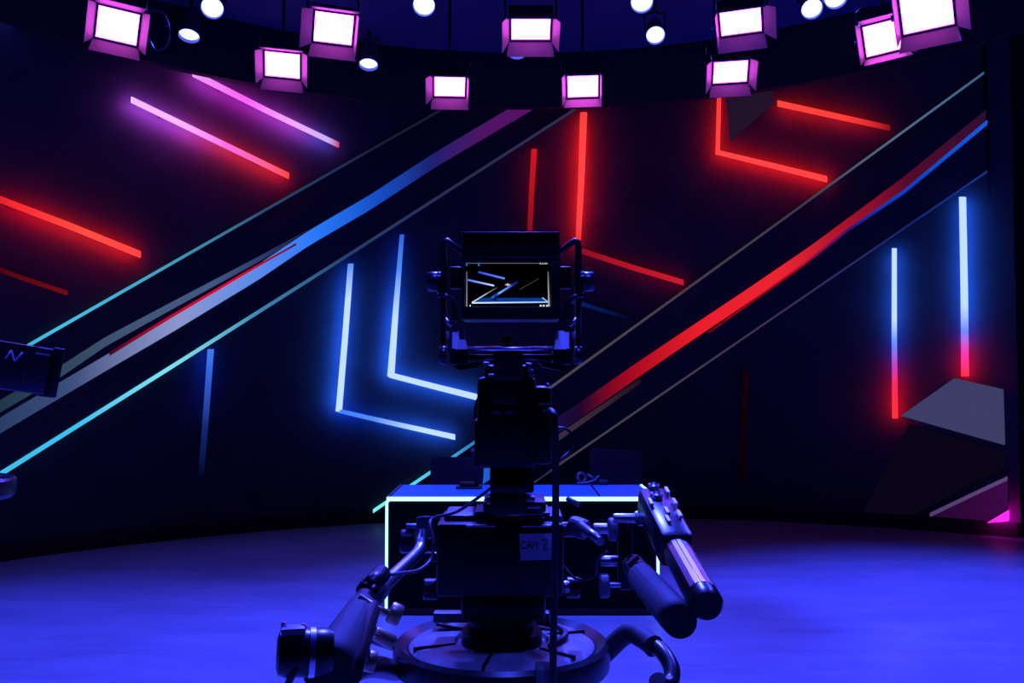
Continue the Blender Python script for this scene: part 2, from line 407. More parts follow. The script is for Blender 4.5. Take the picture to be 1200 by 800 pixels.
beam('long diagonal video-wall beam with a red stripe, passing behind the studio camera',
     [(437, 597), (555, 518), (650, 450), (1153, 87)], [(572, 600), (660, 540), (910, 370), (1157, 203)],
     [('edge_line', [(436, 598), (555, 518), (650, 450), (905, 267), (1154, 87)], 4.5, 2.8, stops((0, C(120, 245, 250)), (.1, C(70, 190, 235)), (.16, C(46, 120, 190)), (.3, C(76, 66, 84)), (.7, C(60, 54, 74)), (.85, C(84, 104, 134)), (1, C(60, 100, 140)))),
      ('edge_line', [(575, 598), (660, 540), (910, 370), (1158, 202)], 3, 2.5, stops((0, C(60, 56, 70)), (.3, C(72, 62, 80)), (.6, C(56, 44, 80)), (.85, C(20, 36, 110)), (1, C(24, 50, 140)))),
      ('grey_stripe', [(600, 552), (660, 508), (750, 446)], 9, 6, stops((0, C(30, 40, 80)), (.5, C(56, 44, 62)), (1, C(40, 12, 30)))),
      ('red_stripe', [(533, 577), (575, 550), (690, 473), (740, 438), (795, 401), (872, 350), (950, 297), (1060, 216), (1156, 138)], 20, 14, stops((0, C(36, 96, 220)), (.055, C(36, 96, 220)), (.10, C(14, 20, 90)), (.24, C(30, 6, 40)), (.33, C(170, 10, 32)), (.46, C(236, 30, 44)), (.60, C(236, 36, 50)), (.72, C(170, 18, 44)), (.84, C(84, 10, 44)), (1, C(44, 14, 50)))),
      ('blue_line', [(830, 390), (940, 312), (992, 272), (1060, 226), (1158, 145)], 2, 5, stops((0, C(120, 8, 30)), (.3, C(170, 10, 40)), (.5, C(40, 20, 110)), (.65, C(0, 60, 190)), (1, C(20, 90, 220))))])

def panel(label, pts, rgb, off=0.045, cat='light panel'):  # tonal patches of the video wall picture, built as glowing slabs
    c = on_wall(*pts[0]); n = len(pts)
    a = [proud(on_wall(*p), off) for p in pts]; b2 = [proud(on_wall(*p), 0.001) for p in pts]
    mb = MB().add(a + b2, [tuple(range(n)), tuple(reversed(range(n, 2 * n)))] + [(i, (i + 1) % n, n + (i + 1) % n, n + i) for i in range(n)], [rgb] * (2 * n))
    return tag(mb.build('screen_patch', 'glow', None, c, True), label, cat)
panel('pale grey glowing video-wall patch with a pointed end beside the wing flat', [(1056, 487), (1119, 443), (1176, 456), (1178, 521)], C(62, 62, 104))
panel('dim plum shading in the video-wall picture, below the pale grey patch', [(1066, 497), (1178, 530), (1179, 547), (1070, 603), (1010, 602)], C(11, 5, 24), 0.02)
panel('dim grey triangular video-wall patch between the red bars under the header', [(850, 106), (906, 101), (906, 122), (856, 166)], C(34, 18, 42), 0.015)
c0 = on_wall(1090, 604)
ft = thing('screen_beam', (c0.x, c0.y, c0.z), 'short dark video-wall beam at the foot of the wall by the wing flat', 'wall beam', 'diagonal beams of the video wall picture')  # corner of the video wall picture, shaped as a glowing stub
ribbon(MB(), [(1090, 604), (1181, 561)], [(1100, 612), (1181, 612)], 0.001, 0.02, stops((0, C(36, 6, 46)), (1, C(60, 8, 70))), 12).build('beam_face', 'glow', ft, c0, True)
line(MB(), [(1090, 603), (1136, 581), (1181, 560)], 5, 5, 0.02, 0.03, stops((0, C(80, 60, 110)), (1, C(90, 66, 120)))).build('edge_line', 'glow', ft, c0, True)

# ------------------------------------------------------------------ studio lamps under the ceiling
def panel_light(px, py, z, yaw, T, roll, label, w=0.31, hh=0.23, doors=(0.5, 0.5, 0.5, 0.7)):
    w, hh = w * 0.92, hh * 0.92
    d = ray(px, py); t = (z - EYE) / d.z; c = Vector((d.x * t, d.y * t, z))
    R = Matrix.Rotation(math.radians(yaw), 3, 'Z') @ Matrix.Rotation(math.radians(T), 3, 'X') @ Matrix.Rotation(math.radians(roll), 3, 'Y')
    L = lambda x, y, zz: c + R @ Vector((x, y, zz))
    th = thing('panel_light', (c.x, c.y, c.z), label, 'stage light', 'barn-door panel lights under the ceiling')
    MB().box(L(0, 0.055, 0), (w + 0.05, 0.10, hh + 0.05), R, 0.008).build('housing', 'rig_black', th, c)
    MB().box(L(0, 0.002, 0), (w, 0.008, hh), R, 0.0).build('diffuser', 'panel_led', th, c)
    fr = MB()
    for sx in (-1, 1): fr.box(L(sx * (w / 2 + 0.011), -0.003, 0), (0.018, 0.014, hh + 0.04), R)
    for sz in (-1, 1): fr.box(L(0, -0.003, sz * (hh / 2 + 0.011)), (w + 0.004, 0.014, 0.018), R)
    fr.build('front_frame', 'rig_black', th, c)
    tp, lf, rt, bt = doors
    def door(a, b2, out, ln, fl):       # a, b2: hinge ends in the local frame; out: outward direction
        A, B = Vector(a), Vector(b2); o2 = Vector(out); dr = (Vector((0, -1, 0)) * math.cos(fl) + o2 * math.sin(fl)) * ln
        e = (B - A).normalized() * 0.03
        q = [A, B, B + dr + e * 0.6, A + dr - e * 0.6]
        nrm = (B - A).cross(dr).normalized() * 0.003
        MB().hexa([c + R @ (v + nrm) for v in q], [c + R @ (v - nrm) for v in q]).build('barn_door', 'door_grey', th, c)
    x0, z0 = w / 2 + 0.02, hh / 2 + 0.02
    door((-x0, -.01, z0), (x0, -.01, z0), (0, 0, 1), 0.11, tp)
    door((-x0, -.01, -z0), (x0, -.01, -z0), (0, 0, -1), 0.11, bt)
    door((-x0, -.01, -z0), (-x0, -.01, z0), (-1, 0, 0), 0.11, lf)
    door((x0, -.01, -z0), (x0, -.01, z0), (1, 0, 0), 0.11, rt)
    Rz = Matrix.Rotation(math.radians(yaw), 3, 'Z'); hw = w / 2 + 0.05
    yk = [c + Rz @ Vector(v) for v in ((-hw, 0.05, 0), (-hw, 0.05, 0.24), (-hw + 0.03, 0.05, 0.27), (hw - 0.03, 0.05, 0.27), (hw, 0.05, 0.24), (hw, 0.05, 0))]
    MB().tube(yk, 0.010, 8).build('yoke', 'rig_black', th, c)
    top = c + Rz @ Vector((0, 0.05, 0.265))
    MB().tube([top, Vector((top.x, top.y, CEIL))], 0.014, 8).build('hanging_rod', 'rig_black', th, c)
    for sx in (-1, 1):
        MB().lathe([(0.001, 0), (0.022, 0), (0.022, 0.02), (0.001, 0.02)], c + Rz @ Vector((sx * hw, 0.05, 0)), Rz @ Vector((sx, 0, 0)), 12).build('tilt_knob', 'rig_grey', th, c)
    return th
ZP = 4.25
pl1 = panel_light(138, 30, ZP, 22, 30, 6, 'pink panel light nearest the second studio camera, with cable loop at its side', 0.31, 0.25)
panel_light(391, 33, ZP, 14, 42, 2, 'pink panel light over the violet video-wall bars, its left door wide open', 0.31, 0.25, (0.5, 0.9, 0.1, 0.7))
panel_light(331, 76, ZP, 8, 40, 3, 'smaller pink panel light hanging in front of the header above the blue stripe', 0.31, 0.23)
panel_light(527, 101, ZP, 6, 50, -1, 'pink panel light just above the header edge, one door folded', 0.30, 0.22, (0.4, 0.6, 0.1, 0.6))
panel_light(622, 33, ZP, 0, 62, 0, 'pink panel light straight above the studio camera', 0.32, 0.23)
panel_light(683, 101, ZP, -3, 42, -1, 'pink panel light just above the header edge over the red video-wall bar', 0.30, 0.22, (0.4, 0.3, 0.1, 0.3))
panel_light(868, 25, ZP, -14, 58, -3, 'pink panel light with a deep bottom door above a smaller one', 0.32, 0.23, (0.5, 0.1, 0.9, 0.9))
panel_light(856, 84, ZP, -6, 48, -2, 'smaller pink panel light in front of the header over the red L-shaped bar', 0.31, 0.22)
panel_light(1036, 44, ZP, -16, 25, -9, 'tilted pink panel light partly behind a larger one by the wing flat', 0.31, 0.25, (0.4, 0.4, 0.4, 0.3))
panel_light(1086, 12, 4.05, -26, 38, -4, 'largest pink panel light, its doors open wide by the wing flat', 0.34, 0.28, (0.5, 0.2, 0.8, 0.8))

q = Vector(pl1.location)
MB().tube(spline([q + Vector(v) for v in ((0.19, 0.10, 0.16), (0.30, 0.10, 0.14), (0.355, 0.10, 0.0), (0.33, 0.10, -0.12), (0.25, 0.10, -0.15), (0.19, 0.10, -0.06))], 8), 0.009, 8).build('cable_loop', 'rig_grey', pl1, q)
def can_light(px, py, z, target, label, power, r=0.10, size=60):
    d = ray(px, py); t = (z - EYE) / d.z; c = Vector((d.x * t, d.y * t, z))
    ax = (Vector(target) - c).normalized()
    th = thing('can_light', (c.x, c.y, c.z), label, 'stage light', 'round can lights under the ceiling')
    shade(MB().lathe([(0.001, -0.25), (r * 0.55, -0.25), (r * 0.8, -0.20), (r * 0.86, -0.05), (r * 1.04, -0.03), (r * 1.04, 0.035), (r * 0.95, 0.035), (r * 0.93, -0.01), (0.001, -0.01)], c, ax, 28).build('can', 'rig_grey', th, c))
    MB().lathe([(0.0005, 0.006), (r * 0.5, 0.004), (r * 0.92, 0.0), (r * 0.92, -0.008), (0.0005, -0.008)], c, ax, 28).build('lens', 'lens_blue', th, c)
    side = ax.cross(Vector((0, 0, 1))).normalized()
    b0 = c - ax * 0.10
    top = Vector((b0.x, b0.y, b0.z + 0.18))
    MB().tube([b0 - side * r, b0 - side * r * 1.1 + Vector((0, 0, 0.15)), top, b0 + side * r * 1.1 + Vector((0, 0, 0.15)), b0 + side * r], 0.008, 8).build('yoke', 'rig_black', th, c)
    if top.z < CEIL - 0.02: MB().tube([top, Vector((top.x, top.y, CEIL))], 0.012, 8).build('hanging_rod', 'rig_black', th, c)
    l = lamp('can_lamp', c + ax * 0.03, target, BLUE, power, size, 0.9, 0.08)
    return th
ZC = 4.85
CAN = 260
can_light(14, 8, ZC, (-2.5, 3.0, 0.2), 'round blue-white can light at the far end of the row above the dark wall', CAN)
can_light(249, 8, ZC, (-1.4, 3.0, 0.3), 'round blue-white can light beside the first pink panel light', CAN)
can_light(222, 39, ZC, (-3.0, 6.6, 0), 'can light pointing steeply down, seen as a thin ellipse near the cable-loop panel light', CAN * 0.6)
can_light(432, 73, ZC, (-1.4, 7.4, 0), 'small can light pointing steeply down in front of the header', CAN * 0.6)
can_light(497, 5, ZC, (-0.6, 3.0, 0.3), 'round blue-white can light above the angled blue video-wall bars', CAN)
can_light(606, 58, ZC, (0.0, 6.5, 0.3), 'can light mostly hidden by the bottom door of a pink panel light', CAN * 0.6)
can_light(752, 1, ZC, (0.8, 3.0, 0.3), 'round blue-white can light at the upper edge above a smaller one', CAN)
can_light(768, 40, ZC, (0.9, 3.6, 0.3), 'small round can light glowing alone against the dark header', CAN, 0.092)
can_light(951, 9, ZC, (2.0, 3.0, 0.3), 'smaller round can light of a touching pair', CAN, 0.095)
can_light(979, -4, ZC, (2.3, 3.0, 0.3), 'bigger round can light of a touching pair', CAN)

# ------------------------------------------------------------------ presenter desk
DY = 1.55 * F / (718 - HOR); DB = DY + 0.78
xl, xr = P(453, 640, DY).x, P(771, 640, DY).x
DH = P(600, 583, DY).z
dcx = (xl + xr) / 2; dw = xr - xl
dc = Vector((dcx, (DY + DB) / 2, 0))
desk = thing('presenter_desk', dc, 'dark presenter desk edged with cyan-white light strips', 'desk')
MB().box((dcx, (DY + DB) / 2, DH - 0.012), (dw - 0.03, DB - DY - 0.03, 0.024), None, 0.003).build('desk_top', 'desk_top', desk, dc)
MB().box((dcx, DY + 0.02, DH / 2 + 0.01), (dw - 0.03, 0.03, DH - 0.075), None, 0.003).build('front_panel', 'desk_black', desk, dc)
for sx in (-1, 1):
    MB().box((dcx + sx * (dw / 2 - 0.03), (DY + DB) / 2 + 0.02, DH / 2 + 0.01), (0.03, DB - DY - 0.06, DH - 0.075), None, 0.003).build('side_panel', 'desk_black', desk, dc)
MB().box((dcx, (DY + DB) / 2, 0.022), (dw - 0.06, DB - DY - 0.06, 0.044), None, 0.004).build('base_plate', 'desk_red', desk, dc)
def strip(a, b2, th=0.017, mat='desk_strip', nm='light_strip'):
    a, b2 = Vector(a), Vector(b2); c = (a + b2) / 2; s = [abs(q) for q in (b2 - a)]; s = [max(q, th) for q in s]
    MB().box(c, s, None, 0.002).build(nm, mat, desk, dc)
strip((xl, DY, DH - 0.008), (xr, DY, DH - 0.008), 0.026)
strip((xl, DY, 0.05), (xl, DY, DH - 0.025))
strip((xr, DY, 0.05), (xr, DY, DH - 0.025))
strip((xl, DY + 0.02, DH - 0.006), (xl, DB, DH - 0.006), 0.016, 'rig_grey', 'edge_trim')
strip((xr, DY + 0.02, DH - 0.006), (xr, DB, DH - 0.006), 0.016)

# things lying on the desk
q = on_z(550, 572, DH) + Vector((0, 0, 0.001))
mic = thing('desk_microphone', q, 'dark desk microphone with a flat base and upright stem', 'microphone')
MB().box((q.x, q.y, q.z + 0.008), (0.19, 0.12, 0.016), None, 0.004).build('base', 'rig_satin', mic, q)
MB().box((q.x - 0.01, q.y + 0.005, q.z + 0.030), (0.12, 0.09, 0.03), None, 0.012).build('button_block', 'rig_black', mic, q)
MB().tube([(q.x + 0.055, q.y + 0.02, q.z + 0.012), (q.x + 0.052, q.y + 0.02, q.z + 0.17), (q.x + 0.04, q.y - 0.01, q.z + 0.23)], 0.013, 10).build('stem', 'rig_black', mic, q)
MB().tube([(q.x + 0.04, q.y - 0.01, q.z + 0.23), (q.x + 0.03, q.y - 0.04, q.z + 0.28)], [0.016, 0.02], 10).build('microphone_capsule', 'foam_black', mic, q)
q = on_z(690, 568, DH) + Vector((0, 0, 0.002))
hs = thing('headset', q, 'small headset with ear ring and cable lying on the desk', 'headset')
shade(MB().lathe([(0.028, -.012), (0.04, -.012), (0.046, 0), (0.04, .012), (0.028, .012), (0.024, 0), (0.028, -.012)], (q.x - 0.055, q.y, q.z + 0.052), (0.5, -0.8, 0.25), 20).build('ear_ring', 'rig_grey', hs, q))
MB().tube(spline([(q.x - 0.09, q.y - 0.02, q.z + 0.012), (q.x - 0.03, q.y - 0.03, q.z + 0.016), (q.x + 0.04, q.y - 0.02, q.z + 0.035), (q.x + 0.075, q.y, q.z + 0.065)]), 0.009, 8).build('headband', 'rig_grey', hs, q)
MB().tube([(q.x - 0.01, q.y + 0.01, q.z + 0.075), (q.x + 0.04, q.y - 0.01, q.z + 0.045)], 0.010, 8).build('microphone_boom', 'rig_grey', hs, q)
MB().box((q.x + 0.11, q.y, q.z + 0.018), (0.07, 0.05, 0.035), None, 0.012).build('ear_pad', 'foam_black', hs, q)
MB().tube(spline([(q.x, q.y - 0.03, q.z + 0.014), (q.x + 0.012, q.y - 0.07, q.z + 0.007), (q.x + 0.014, DY + 0.09, q.z + 0.007), (q.x + 0.010, DY + 0.03, q.z + 0.007)], 6), 0.0055, 8).build('cable', 'rubber', hs, q)

# presenter chairs behind the desk
def make_chair(loc, label):
    t = thing('office_chair', loc, label, 'chair')
    z = Vector((0, 0, 0))
    bk = MB(); n = 10; vs_, fs = [], []
    for k, (zz, hw) in enumerate(((0.52, 0.17), (0.62, 0.20), (0.8, 0.22), (0.93, 0.225), (0.965, 0.21))):
        for i in range(n + 1):
            u = -1 + 2 * i / n
            vs_.append((u * hw, 0.20 + 0.06 * (k / 4) - 0.05 * u * u, zz - (0.0 if k < 4 else 0.012 * u)))
    m0 = len(vs_)
    vs_ += [(x, y + 0.045, zz) for x, y, zz in vs_]
    for k in range(4):
        for i in range(n):
            a = k * (n + 1) + i; fs += [(a, a + 1, a + n + 2, a + n + 1), (m0 + a, m0 + a + n + 1, m0 + a + n + 2, m0 + a + 1)]
    for i in range(n):
        fs += [(i, m0 + i, m0 + i + 1, i + 1), (4 * (n + 1) + i, 4 * (n + 1) + i + 1, m0 + 4 * (n + 1) + i + 1, m0 + 4 * (n + 1) + i)]
    for k in range(4):
        a = k * (n + 1); b2 = a + n; fs += [(a, a + n + 1, m0 + a + n + 1, m0 + a), (b2, m0 + b2, m0 + b2 + n + 1, b2 + n + 1)]
    shade(bk.add(vs_, fs).build('backrest', 'fabric', t))
    shade(MB().box((0, -0.02, 0.46), (0.46, 0.46, 0.08), None, 0.03).build('seat', 'fabric', t))
    MB().tube([(0, 0.20, 0.44), (0, 0.27, 0.50), (0, 0.275, 0.62)], 0.02, 10).build('back_support', 'rig_black', t)
    MB().lathe([(0.03, 0.10), (0.03, 0.26), (0.022, 0.26), (0.022, 0.43)], (0, 0, 0), (0, 0, 1), 16).build('gas_column', 'rig_satin', t)
    for sx in (-1, 1):
        MB().tube([(sx * 0.21, 0, 0.45), (sx * 0.25, 0, 0.47), (sx * 0.25, 0, 0.62)], 0.014, 8).build('arm_post', 'rig_black', t)
        shade(MB().box((sx * 0.25, 0, 0.635), (0.06, 0.24, 0.03), None, 0.01).build('armrest', 'rig_black', t))
    for k in range(5):
        a = 2 * math.pi * k / 5 + 0.3; dx, dy = math.cos(a), math.sin(a)
        lg = MB().tube([(0.02 * dx, 0.02 * dy, 0.11), (0.28 * dx, 0.28 * dy, 0.075)], [0.024, 0.016], 8).build('base_leg', 'rig_satin', t)
        MB().lathe([(0.001, -.02), (0.028, -.02), (0.028, .02), (0.001, .02)], (0.28 * dx, 0.28 * dy, 0.030), (-dy, dx, 0), 12).build('caster', 'rubber', lg)
    return t
cb = P(726, 560, 7.55)
ch = make_chair((cb.x, 7.6, 0), 'dark office chair behind the desk near the headset')
c2 = copy_tree(ch); cb = P(537, 560, 7.55); c2.location = (cb.x, 7.45, 0); c2.scale = (1, 1, 0.945); c2.rotation_euler.z = 0.08
c2['label'] = 'dark office chair behind the desk near the desk microphone'

# ------------------------------------------------------------------ camera pedestal with its round steering ring
PY = 1.95
pc = P(588, 745, PY); RX = pc.x; RZ = EYE - 0.545
porg = Vector((RX, PY, 0))
ped = thing('camera_pedestal', porg, 'black studio pedestal with round steering ring under the studio camera', 'camera pedestal')
T = lambda x, y, z: (RX + x, PY + y, z)
RR = 0.229
shade(MB().lathe([(RR - 0.03, RZ - 0.012), (RR - 0.012, RZ + 0.002), (RR - 0.003, RZ - 0.006), (RR, RZ - 0.02), (RR - 0.002, RZ - 0.05), (RR - 0.015, RZ - 0.066), (RR - 0.05, RZ - 0.07), (RR - 0.05, RZ - 0.03), (RR - 0.03, RZ - 0.012)], (RX, PY, 0), (0, 0, 1), 64).build('steering_ring', 'rig_satin', ped, porg))
shade(MB().lathe([(0.001, RZ - 0.04), (RR - 0.034, RZ - 0.04), (RR - 0.034, RZ - 0.010), (RR - 0.045, RZ - 0.002), (0.10, RZ + 0.002), (0.095, RZ - 0.006), (0.001, RZ - 0.006)], (RX, PY, 0), (0, 0, 1), 64).build('ring_deck', 'deck_grey', ped, porg))
for k in range(6):
    a = math.radians(20 + 60 * k); ca, sa = math.cos(a), math.sin(a)
    R3 = Matrix.Rotation(a, 3, 'Z')
    MB().box(T(ca * 0.147, sa * 0.147, RZ - 0.001), (0.088, 0.006, 0.010), R3).build('deck_rib', 'rig_black', ped, porg)
shade(MB().lathe([(0.001, 0), (0.085, 0), (0.085, 0.03), (0.07, 0.045), (0.07, 0.056), (0.001, 0.056)], (RX, PY, RZ - 0.01), (0, 0, 1), 32).build('head_mount', 'rig_black', ped, porg))
shade(MB().lathe([(0.001, 0), (0.075, 0), (0.075, 0.78), (0.001, 0.78)], (RX, PY, RZ - 0.82), (0, 0, 1), 32).build('inner_column', 'steel', ped, porg))
shade(MB().lathe([(0.001, 0), (0.115, 0), (0.115, 0.44), (0.10, 0.46), (0.001, 0.46)], (RX, PY, 0.13), (0, 0, 1), 32).build('outer_column', 'rig_satin', ped, porg))
shade(MB().lathe([(0.001, 0.055), (0.44, 0.055), (0.45, 0.08), (0.42, 0.13), (0.16, 0.19), (0.001, 0.19)], (RX, PY, 0), (0, 0, 1), 6).build('base_skirt', 'rig_satin', ped, porg), 20)
for k in range(3):
    a = math.radians(90 + 120 * k)
    MB().lathe([(0.001, -.03), (0.055, -.03), (0.062, -.02), (0.062, .02), (0.055, .03), (0.001, .03)], T(0.34 * math.cos(a), 0.34 * math.sin(a), 0.062), (-math.sin(a), math.cos(a), 0), 20).build('wheel', 'rubber', ped, porg)
# lever and wedge on the deck
for x0, x1 in ((508, 551), (618, 644)):
    a, b2 = P(x0, 722, 2.05), P(x1, 722, 2.05)
    MB().box((a + b2) / 2, (b2.x - a.x, 0.03, 0.022), None, 0.004).build('lock_lever', 'deck_grey', ped, porg)
lev = MB().tube(spline([T(0.10, -0.06, RZ + 0.004), T(0.135, 0.0, RZ + 0.010), T(0.12, 0.07, RZ + 0.010), T(0.07, 0.11, RZ + 0.01)], 6), 0.007, 8); lev.build('brake_cable', 'rubber', ped, porg)
# the second pedestal is a copy further back (before rig-specific arms are added)
ped2 = copy_tree(ped); ped2['label'] = 'black studio pedestal with round steering ring under the second studio camera'
p2 = P(-72, 560, 3.0); ped2.location = (p2.x, 3.0, 0)
for c in ped2.children:                       # this one is cranked up higher
    if not c.name.startswith(('base_skirt', 'wheel', 'outer_column')): c.location.z += 0.225
# arm and cable sleeve leaving the ring of the near pedestal
MB().tube(spline([T(-0.215, -0.06, RZ - 0.045), P(430, 781, 1.72), P(392, 799, 1.62), P(352, 830, 1.52)], 8), [0.021] * 25, 12).build('side_arm', 'rig_black', ped, porg)
MB().tube([T(-0.225, 0.02, RZ - 0.02), P(432, 747, 1.9), P(412, 757, 1.86)], 0.011, 10).build('side_rod', 'rig_grey', ped, porg)
MB().tube(spline([T(0.215, 0.0, RZ - 0.03), P(735, 742, 1.93), P(752, 747, 1.9), P(766, 757, 1.86)], 8), [0.021] * 24 + [0.0225], 14).build('cable_sleeve', 'foam_black', ped, porg)
MB().tube(spline([P(758, 750, 1.89), P(776, 764, 1.84), P(787, 783, 1.8), P(785, 800, 1.77), P(774, 803, 1.75), P(770, 796, 1.74)], 8), 0.0165, 14).build('coiled_hose', 'rig_satin', ped, porg)
MB().rect(628, 784, 652, 830, 1.70, 0.05, 0.004).build('cable_bracket', 'rig_grey', ped, porg)

# ------------------------------------------------------------------ pan and tilt head
HY = 1.85
horg = P(588, 712, PY); horg = Vector((RX, PY, RZ + 0.09))
head = thing('pan_tilt_head', horg, 'black pan and tilt head with a taped label, on the steering-ring pedestal', 'tripod head')
hb = lambda mb, n, mat='rig_black', par=head: shade(mb.build(n, mat, par, horg))
hb(MB().rect(511, 613, 661, 700, HY, 0.20, 0.010), 'head_body')
hb(MB().rect(540, 695, 640, 728, HY + 0.02, 0.16, 0.012), 'head_foot')
hb(MB().rect(520, 603, 556, 616, HY + 0.03, 0.13, 0.006), 'top_cheek', 'deck_grey')
hb(MB().rect(556, 599, 578, 613, HY + 0.035, 0.12, 0.004), 'top_cheek', 'deck_grey')
hb(MB().rect(612, 600, 645, 613, HY + 0.035, 0.13, 0.005), 'top_cheek', 'deck_grey')
hb(MB().rect(642, 603, 660, 616, HY + 0.03, 0.13, 0.008), 'top_cheek', 'deck_grey')
for y in (601, 606): hb(MB().rect(608, y, 638, y + 2.5, HY + 0.02, 0.03, 0.001), 'slide_rail', 'steel')
for x in (546, 612): hb(MB().rect(x, 615, x + 34, 617.5, HY - 0.004, 0.01, 0.001), 'trim_line', 'steel')
hb(MB().rect(574, 575, 617, 603, HY - 0.02, 0.16, 0.006), 'balance_column')
hb(MB().rect(566, 588, 640, 600, HY - 0.01, 0.14, 0.004), 'balance_plate')
for x0, y0, x1, y1 in ((616, 582, 627, 588), (618, 591, 634, 596), (570, 583, 579, 591)):
    hb(MB().rect(x0, y0, x1, y1, HY - 0.015, 0.05, 0.002), 'plate_lever', 'steel')
# side drag knobs (left and right)
def knob(px, py, Y, r, ln, name, mat, par=head, org=horg, ax=(1, 0, 0)):
    c = P(px, py, Y)
    return shade(MB().lathe([(0.0005, -ln / 2), (r * 0.9, -ln / 2), (r, -ln / 2 + 0.003), (r, ln / 2 - 0.003), (r * 0.9, ln / 2), (0.0005, ln / 2)], c, ax, 24).build(name, mat, par, org))
knob(505, 690, HY + 0.08, 0.022, 0.03, 'drag_knob', 'rig_satin')
knob(507, 652, HY + 0.08, 0.010, 0.03, 'drag_knob', 'rig_satin')
knob(478, 634, HY + 0.08, 0.025, 0.030, 'bar_clamp_knob', 'rig_satin')
knob(490, 617, HY + 0.08, 0.007, 0.05, 'clamp_shaft', 'steel')
knob(671, 688, HY + 0.08, 0.022, 0.028, 'drag_knob', 'rig_satin')
knob(663, 687, HY + 0.04, 0.012, 0.014, 'drag_knob', 'steel')
knob(712, 619, HY + 0.08, 0.011, 0.06, 'bar_shaft', 'steel')
knob(660, 620, HY + 0.08, 0.016, 0.05, 'bar_shaft', 'rig_satin')
# the left telescopic pan bar
def bar_tube(pts, rs, name, mat): return MB().tube([P(*p) for p in pts], rs, 18).build(name, mat, head, horg)
lb = [(497, 618, 1.90), (494, 634, 1.87), (489, 648, 1.83), (460, 676, 1.68), (436, 702, 1.56)]
MB().lathe([(0.0005, -.022), (0.016, -.022), (0.018, -.019), (0.018, .019), (0.016, .022), (0.0005, .022)], P(498, 618, 1.90), (-0.05, 0.3, 1), 20).build('bar_socket', 'rig_grey', head, horg)
MB().tube(spline([P(*p) for p in lb], 8), 0.0125, 16).build('pan_bar', 'steel', head, horg)
bar_tube([(446, 689, 1.62), (424, 718, 1.49)], 0.018, 'bar_sleeve', 'steel')
bar_tube([(447, 672, 1.60), (432, 690, 1.54)], [0.017, 0.017], 'clip_tube', 'rig_black')
bar_tube([(431, 683, 1.56), (426, 692, 1.53)], [0.012, 0.013], 'clip_tube', 'rig_black')
bar_tube([(428, 700, 1.52), (417, 718, 1.47)], 0.017, 'handle_collar', 'rig_black')
bar_tube([(424, 712, 1.50), (391, 770, 1.22), (384, 786, 1.16)], [0.024, 0.030, 0.031], 'foam_grip', 'foam_black')
bar_tube([(436, 712, 1.47), (416, 768, 1.28), (409, 790, 1.21)], [0.014, 0.017, 0.017], 'lower_grip', 'rig_black')
bar_tube([(421, 698, 1.46), (444, 713, 1.46), (459, 719, 1.46)], 0.0045, 'clamp_bolt', 'brass')
knob(463, 719, 1.46, 0.017, 0.020, 'clamp_wheel', 'brass', ax=(0.9, 0.1, -0.42))
knob(450, 747, 1.42, 0.011, 0.035, 'clamp_wheel', 'brass', ax=(0.85, 0.2, -0.5))
knob(433, 774, 1.36, 0.016, 0.020, 'clamp_wheel', 'brass', ax=(0.9, 0.1, -0.2))
bar_tube([(426, 740, 1.375), (446, 746, 1.415)], 0.0045, 'clamp_bolt', 'brass')
bar_tube([(418, 764, 1.295), (431, 773, 1.355)], 0.0045, 'clamp_bolt', 'brass')
# right side: short rod, clamp plate and two handles
MB().lathe([(0.0005, -.018), (0.019, -.018), (0.021, -.012), (0.021, .012), (0.019, .018), (0.0005, .018)], P(678, 618, 1.88), (0.8, -0.5, -0.2), 20).build('bar_socket', 'rig_grey', head, horg)
bar_tube([(681, 616, 1.86), (704, 634, 1.76)], 0.009, 'pan_bar', 'steel')
hb(MB().rect(725, 604, 742, 692, 1.72, 0.03, 0.006), 'clamp_plate')
knob(718, 620, 1.74, 0.022, 0.018, 'clamp_wheel', 'rig_grey')
knob(738, 607, 1.70, 0.009, 0.06, 'clamp_shaft', 'steel')
knob(747, 606, 1.70, 0.012, 0.010, 'clamp_collar', 'steel')
knob(714, 657, 1.74, 0.010, 0.034, 'clamp_shaft', 'steel')
knob(708, 686, 1.72, 0.023, 0.018, 'clamp_wheel', 'rig_grey')
knob(718, 685, 1.72, 0.005, 0.03, 'clamp_shaft', 'steel')
bar_tube([(742, 662, 1.66), (765, 690, 1.50)], 0.020, 'handle_collar', 'rig_black')
bar_tube([(752, 676, 1.56), (790, 720, 1.27), (797, 728, 1.23)], [0.024, 0.0245, 0.023], 'foam_grip', 'foam_black')
for k in range(3):
    a = P(742 + 9 * k, 657 + 10 * k, 1.60 - 0.045 * k)
    MB().box(a, (0.024, 0.010, 0.008), Matrix.Rotation(-0.7, 3, 'Y'), 0.001).build('grip_label', 'desk_red', head, horg)
# taped paper label with handwriting
ty = HY - 0.0015
tp = MB().hexa([P(608.5, 625.5, ty), P(652, 624.5, ty), P(653, 655.5, ty), P(610, 656.5, ty)], [P(608.5, 625.5, HY + .001), P(652, 624.5, HY + .001), P(653, 655.5, HY + .001), P(610, 656.5, HY + .001)]).build('tape_label', 'tape', head, horg)
ink = MB()
for st in ([(616, 635), (613, 634.6), (611, 636.5), (611, 640.5), (613, 642.3), (616.5, 642)],
           [(617.5, 642.5), (620, 634), (622.5, 643)], [(618.5, 639.5), (621.5, 639)],
           [(624, 643), (624.6, 635.5), (627, 640), (629.6, 634), (630, 644)],
           [(635, 633), (637.5, 631.6), (640.5, 632.2), (640.8, 635), (638, 640), (637.4, 644), (642, 643)]):
    ink.tube([P(x, y, ty - 0.0006) for x, y in st], 0.0011, 6)
o = ink.build('handwriting', 'ink', tp, horg); o['label'] = 'handwritten CAM 2'
